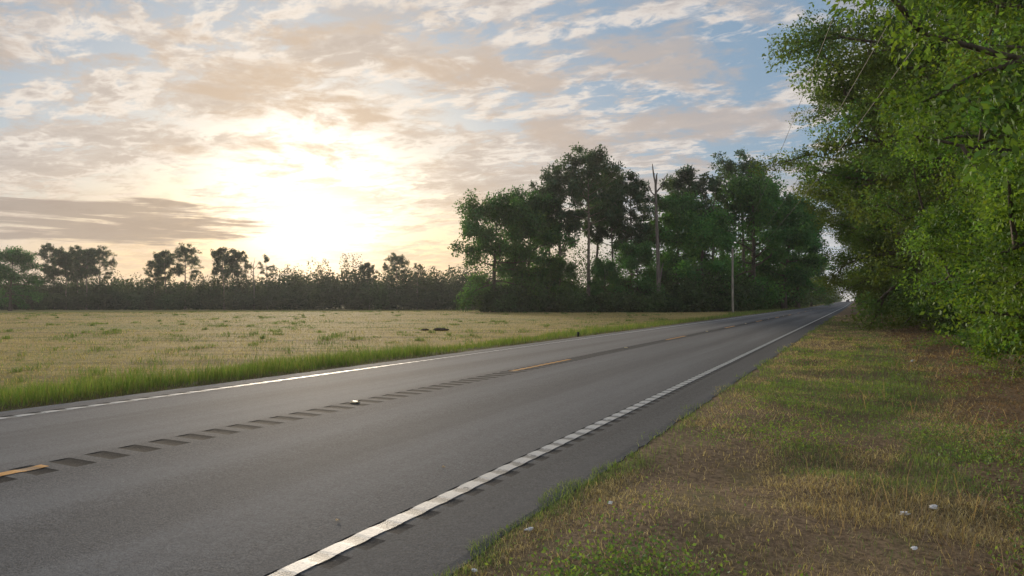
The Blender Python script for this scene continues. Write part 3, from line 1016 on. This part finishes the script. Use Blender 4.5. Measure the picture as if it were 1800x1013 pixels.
def verge_grass():
    x, y, r = logpts(560000, 2.6, 75, -0.35, 0.86)
    edge = 3.97 + 0.30 * (vnoise(y, x * 0, 0.9, 9) - .35) + .20 * (vnoise(y, x * 0, 4.0, 10) - .5)
    litter = sstep(7.2, 8.6, x + 1.6 * (vnoise(x, y, .5, 12) - .5)) * sstep(40, 20, y) * (1 - sstep(9.6, 10.6, x))
    bare = sstep(.60, .74, vnoise(x, y, .8, 14)) * sstep(14, 7, r)
    keep = (x > edge) & (x < 12.5) & (rng.random(len(x)) > .72 * litter) & (rng.random(len(x)) > .85 * bare)
    x, y, r, edge, litter = x[keep], y[keep], r[keep], edge[keep], litter[keep]
    n = len(x)
    green = vnoise(x, y, .55, 21) * .6 + vnoise(x, y, 1.7, 22) * .4
    green = green + .22 * sstep(.5, .05, x - edge) - .35 * litter - .16 * sstep(6.3, 7.6, x) + .5 * sstep(9.3, 10.2, x)
    pg = sstep(.40, .66, green)
    isg = rng.random(n) < pg
    tan = np.array([[.46, .38, .22], [.35, .28, .16], [.54, .46, .29], [.28, .22, .13]])[rng.integers(0, 4, n)]
    brown = np.array([[.20, .125, .08], [.14, .09, .06], [.28, .19, .125]])[rng.integers(0, 3, n)]
    dry = np.where((rng.random(n) < sstep(6.4, 8.4, x + .8 * (vnoise(x, y, .8, 30) - .5)))[:, None], brown, tan)
    grn = np.array([[.17, .25, .07], [.13, .21, .07], [.25, .31, .10], [.11, .17, .06]])[rng.integers(0, 4, n)]
    c = np.where(isg[:, None], grn, dry) * rng.uniform(.7, 1.3, (n, 1))
    w = .0026 * np.maximum(1, r / 4.5) * rng.uniform(.6, 1.5, n)
    h = rng.uniform(.02, .075, n) * np.where(isg, 1.0, 1.05) * (1 + .5 * vnoise(x, y, 1.2, 25)) * np.clip(1 + r / 45, 1, 1.6)
    lean = np.where(isg, rng.uniform(.2, .9, n), rng.uniform(.45, 1.15, n))
    p = np.stack([x, y, ground_z(x, y) - .006], -1)
    v, f, cc = sward(p, h, w, lean, c, r, 8.0)
    tag(obj('verge_grass', mesh('verge_grass', v, f, cc, M_GRASS)), 'short dry and green grass on the right hand verge', 'grass', None, 'stuff')
    # taller dead stems
    x, y, r = logpts(2600, 2.8, 30, .05, .8)
    k = (x > 5.6) & (x < 10) & (vnoise(x, y, .7, 31) > .5)
    x, y, r = x[k], y[k], r[k]
    n = len(x)
    c = np.array([[.36, .26, .16]]) * rng.uniform(.6, 1.2, (n, 1))
    v, f, cc = blades(np.stack([x, y, ground_z(x, y)], -1), rng.uniform(.18, .5, n), .0035 * np.maximum(1, r / 5), rng.uniform(.3, 1.1, n), c)
    tag(obj('dead_stems', mesh('dead_stems', v, f, cc, M_GRASS)), 'thin dead stalks standing in the right verge', 'grass', None, 'stuff')
    # leafy weeds
    P, C, S, O = [], [], [], []
    x, y, r = logpts(3600, 2.8, 30, -.1, .85)
    k = (x > 4.55) & (x < 10.5) & (vnoise(x, y, .9, 41) + .25 * rng.random(len(x)) > .68)
    for a, b, rr in zip(x[k], y[k], r[k]):
        m = int(rng.integers(16, 60))
        rad = rng.uniform(.05, .16)
        d = rng.normal(0, rad, (m, 3))
        d[:, 2] = np.abs(d[:, 2]) * .8 + .015
        P.append(d + np.array([a, b, gz(a, b)]))
        g = np.array([[.15, .24, .05], [.11, .20, .06], [.20, .28, .06]])[rng.integers(0, 3)]
        C.append(g * rng.uniform(.7, 1.25, (m, 1)))
        S.append(rng.uniform(.012, .030, m) * max(1, rr / 11))
    P, C, S = np.concatenate(P), np.concatenate(C), np.concatenate(S)
    v, q, c = leaves(P, S, C, np.tile([[0, 0, .5]], (len(P), 1)), .6, 0)
    tag(obj('weeds', mesh('weeds', v, q, c, M_GRASS)), 'low leafy weeds scattered through the right verge', 'weeds', None, 'stuff')
    # leaf litter
    x, y, r = logpts(75000, 3.0, 45, .1, .86)
    k = (x > 6.0) & (x < 11.5) & (rng.random(len(x)) < sstep(6.2, 8.6, x))
    x, y, r = x[k], y[k], r[k]
    n = len(x)
    c = np.array([[.17, .085, .05], [.11, .06, .04], [.25, .16, .10], [.08, .05, .038]])[rng.integers(0, 4, n)] * rng.uniform(.7, 1.3, (n, 1))
    d = np.stack([np.zeros(n), np.zeros(n), np.zeros(n)], -1)
    p = np.stack([x, y, ground_z(x, y) + rng.uniform(.004, .03, n)], -1)
    v, q, c = leaves(p, .05 * np.maximum(1, r / 12) * rng.uniform(.6, 1.3, n), c, d, .45, 0)
    z0 = np.repeat(p[:, 2], 4)
    v[:, 2] = z0 + (v[:, 2] - z0) * .25 + .004
    tag(obj('leaf_litter', mesh('leaf_litter', v, q, c, M_GRASS)), 'brown fallen leaves under the trees on the right', 'leaves', None, 'stuff')


verge_grass()


def left_grass():
    x, y, r = logpts(420000, 6.5, 190, -.72, .42)
    wv = vnoise(y, y * 0, .35, 51)
    k = (x < -4.02 - .18 * vnoise(y, y * 0, 1.5, 52)) & (x > -6.3 - 1.3 * wv - 3.5 * sstep(70, 110, y))
    x, y, r = x[k], y[k], r[k]
    n = len(x)
    inner = sstep(-4.75, -4.25, x)
    c = np.array([[.14, .225, .045], [.11, .19, .04], [.18, .26, .06], [.25, .26, .09]])[rng.integers(0, 4, n)]
    b = np.array([[.20, .17, .07], [.14, .12, .05], [.12, .15, .04]])[rng.integers(0, 3, n)]
    c = np.where((rng.random(n) < inner * .75)[:, None], b, c) * rng.uniform(.7, 1.25, (n, 1))
    h = (rng.uniform(.12, .40, n) * (.30 + 1.25 * vnoise(x, y, 1.1, 53))) * (1 - .78 * inner)
    p = np.stack([x, y, ground_z(x, y) - .01], -1)
    v, f, cc = sward(p, h, .006 * np.maximum(1, r / 11) * rng.uniform(.6, 1.4, n), rng.uniform(.1, .65, n), c, r, 20.0)
    tag(obj('roadside_grass', mesh('roadside_grass', v, f, cc, M_GRASS)), 'tall bright green grass strip between road and field', 'grass', None, 'stuff')


left_grass()


def field_cover():
    x, y, r = logpts(460000, 9, 225, -.75, .42)
    k = (x < -5.6)
    # nothing inside the grove
    xc, zc = (x - CX) * cT + y * sT, -(x - CX) * sT + y * cT
    k &= ~((zc > 110) & (xc > -5 * zc / 112))
    x, y, r, xc, zc = x[k], y[k], r[k], xc[k], zc[k]
    n = len(x)
    row = .5 + .5 * np.sin(zc * 2 * math.pi / .95 + 2.0 * vnoise(xc, zc, .12, 60))
    keep = rng.random(n) < .35 + .65 * row
    x, y, r, xc, zc = x[keep], y[keep], r[keep], xc[keep], zc[keep]
    n = len(x)
    g = vnoise(xc * .35, zc, .22, 61) * .5 + vnoise(x, y, .6, 62) * .5
    pg = sstep(.56, .74, g) * .75 + .5 * sstep(150, 205, r) + .14
    isg = rng.random(n) < pg
    straw = np.array([[.48, .385, .15], [.38, .30, .11], [.58, .475, .20], [.27, .21, .08]])[rng.integers(0, 4, n)]
    grn = np.array([[.14, .19, .05], [.19, .22, .07], [.10, .15, .045]])[rng.integers(0, 3, n)]
    c = np.where(isg[:, None], grn, straw) * rng.uniform(.75, 1.25, (n, 1))
    h = rng.uniform(.04, .13, n) * np.where(isg, 1.5, 1.0)
    v, f, cc = blades_far(np.stack([x, y, ground_z(x, y) - .01], -1), h, .0055 * np.maximum(1, r / 13) * rng.uniform(.6, 1.4, n), rng.uniform(.2, 1.0, n), c)
    tag(obj('stubble', mesh('stubble', v, f, cc, M_GRASS)), 'golden straw stubble covering the field', 'stubble', None, 'stuff')
    # green tufts
    P, H, W, C = [], [], [], []
    x, y, r = logpts(700, 12, 150, -.70, .22)
    k = (x < -7) & (vnoise(x, y, .09, 64) + .5 * rng.random(len(x)) > .62)
    for a, b, rr in zip(x[k], y[k], r[k]):
        m = int(rng.integers(14, 60))
        s = rng.uniform(.08, .35)
        q = rng.normal(0, s, (m, 2))
        P.append(np.stack([a + q[:, 0], b + q[:, 1], ground_z(a + q[:, 0], b + q[:, 1]) - .01], -1))
        H.append(rng.uniform(.12, .34) * rng.uniform(.5, 1.2, m))
        W.append(np.full(m, .007 * max(1, rr / 14)))
        C.append(np.array([[.14, .21, .05]]) * rng.uniform(.7, 1.4, (m, 1)))
    v, f, cc = blades(np.concatenate(P), np.concatenate(H), np.concatenate(W), rng.uniform(.2, .8, len(np.concatenate(H))), np.concatenate(C))
    tag(obj('grass_tufts', mesh('grass_tufts', v, f, cc, M_GRASS)), 'green tufts scattered over the straw field', 'grass', None, 'stuff')


field_cover()


# ------------------------------------------------------------------ small things
def lump(name, mat, sx, sy, sz, seed, nu=12, nv=7, amp=.35):
    r = np.random.default_rng(seed)
    V, Q = [], []
    for j in range(nv + 1):
        ph = math.pi * j / nv
        for i in range(nu):
            th = 2 * math.pi * i / nu
            k = 1 + amp * (r.random() - .5) * 2
            V.append((sx * k * math.sin(ph) * math.cos(th), sy * k * math.sin(ph) * math.sin(th), sz * (k * math.cos(ph) * .9 + .55)))
    for j in range(nv):
        for i in range(nu):
            a, b = j * nu + i, j * nu + (i + 1) % nu
            Q.append((a, b, b + nu, a + nu))
    return mesh(name, V, Q, None, mat)


def on_ground(px, py):
    """where the line of sight through a pixel meets the ground (right verge or field)"""
    Z = 3.0
    for _ in range(4000):
        x, y, z = at(px, Z)
        if CAMH + (HZ - py) / F * Z <= z:
            break
        Z *= 1.002
    return x, y, z


for px, py, s, lab in (
        (1585, 908, .026, 'crumpled white paper scrap, left of the two lying on brown leaves'),
        (1637, 896, .024, 'flat white paper scrap right of the crumpled one on brown leaves'),
        (1602, 968, .014, 'small white scrap lowest in the right verge'),
        (1602, 637, .05, 'white scrap far back in the leaf litter by the shrubs'),
        (930, 935, .02, 'pale scrap in the grass close to the asphalt edge'),
        (1072, 888, .014, 'tiny grey white scrap in the middle of the near verge'),
        (835, 1008, .015, 'white scrap at the bottom edge beside the bare soil')):
    x, y, z = on_ground(px, py)
    o = obj('paper_scrap', lump('paper_scrap', M_PAPER, s * 1.2, s, s * .5, int(px), 9, 6, .5), None, (x, y, z + .02))
    o.rotation_euler = (0.2, 0.1, random.random() * 6)
    tag(o, lab, 'litter', 'paper litter on the verge')


def road_leaf(px, py, s, lab, name='fallen_leaf', mat=M_DRYLEAF):
    Z = F * (CAMH - .03) / (py - HZ)
    x, y, z = at(px, Z)
    z = float(road_z(x, y)) + .004
    V, Q = [(0, 0, .006)], []
    n = 10
    for i in range(n):
        a = 2 * math.pi * i / n
        k = s * (1 if i % 2 else .62) * random.uniform(.8, 1.15)
        V.append((k * math.cos(a) * 1.3, k * math.sin(a), random.uniform(.001, .012)))
    Q = [(0, 1 + i, 1 + (i + 1) % n) for i in range(n)]
    o = obj(name, mesh(name, V, Q, None, mat), None, (x, y, z))
    o.rotation_euler = (0, 0, random.random() * 6)
    tag(o, lab, 'leaf')


road_leaf(780, 816, .022, 'pale dry leaf lying on the near lane')
road_leaf(595, 907, .018, 'small orange leaf on the asphalt near the white edge line')
for px, py, sx, sz, lab in ((775, 581, .42, .09, 'larger dark soil clod lying in the straw field'), (747, 581, .25, .07, 'small dark soil clod left of the larger one in the field')):
    x, y, z = on_ground(px, py)
    o = obj('soil_clod', lump('soil_clod', M_CLOD, sx, .3, sz, px, 12, 7, .3), None, (x, y, z))
    o.rotation_euler = (0, 0, TH)
    tag(o, lab, 'clod', 'dark clods in the field')
x, y, z = on_ground(1016, 592)
v, q = tubes([(np.array([[0, 0, -.1], [0, 0, .1], [.01, 0, .19], [.01, 0, .2]]), np.array([.05, .05, .048, .01]))], 8)
tag(obj('marker_post', mesh('marker_post', v, q, None, M_POST, True), None, (x, y, z)), 'short dark post in the green grass beside the far lane', 'post')


def far_car(x, y):
    z = float(road_z(x, y))
    root = tag(empty('car', (x, y, z)), 'tiny dark car far away where the road vanishes', 'car')

    def prism(name, prof, hw, mat, par):
        n = len(prof)
        V = [(-hw, a, b) for a, b in prof] + [(hw, a, b) for a, b in prof]
        Q = [tuple(range(n)), tuple(range(2 * n - 1, n - 1, -1))] + [(i, i + n, (i + 1) % n + n, (i + 1) % n) for i in range(n)]
        return obj(name, mesh(name, V, Q, None, mat), par)
    prism('body', [(-2.2, .35), (2.2, .35), (2.25, .7), (1.3, .92), (-2.1, .98), (-2.25, .7)], .88, M_CAR, root)
    prism('cabin', [(-1.8, .98), (1.0, .93), (.3, 1.45), (-1.3, 1.48)], .76, M_GLASS, root)
    for sx in (-.78, .78):
        for sy in (-1.35, 1.4):
            v, q = tubes([(np.array([[sx - .1, sy, .33], [sx - .099, sy, .33], [sx + .099, sy, .33], [sx + .1, sy, .33]]), np.array([.01, .33, .33, .01]))], 12)
            obj('wheel', mesh('wheel', v, q, None, M_TYRE), root)
        prism('tail_lamp', [(-2.27, .7), (-2.2, .7), (-2.2, .85), (-2.27, .85)], .12, M_LAMP, root).location = (sx * .8, 0, 0)


far_car(1.7, 430)

# ------------------------------------------------------------------ morning haze
def haze():
    x0, x1, y0, y1, z0, z1 = -3600, 3600, -1600, 5100, -3.0, 34.0
    V = [(x, y, z) for z in (z0, z1) for y in (y0, y1) for x in (x0, x1)]
    Q = [(0, 2, 3, 1), (4, 5, 7, 6), (0, 1, 5, 4), (2, 6, 7, 3), (0, 4, 6, 2), (1, 3, 7, 5)]
    m = bpy.data.materials.new('haze')
    m.use_nodes = True
    t = m.node_tree
    t.nodes.clear()
    k = NT(t)
    pv = k.n('ShaderNodeVolumePrincipled', {'Color': rgb(.92, .94, .97), 'Density': 0.00022, 'Anisotropy': 0.35})
    out = k.n('ShaderNodeOutputMaterial')
    t.links.new(pv.outputs[0], out.inputs['Volume'])
    o = obj('haze', mesh('haze', V, Q, None, m))
    tag(o, 'thin morning haze over field and road', None, None, 'stuff')


haze()
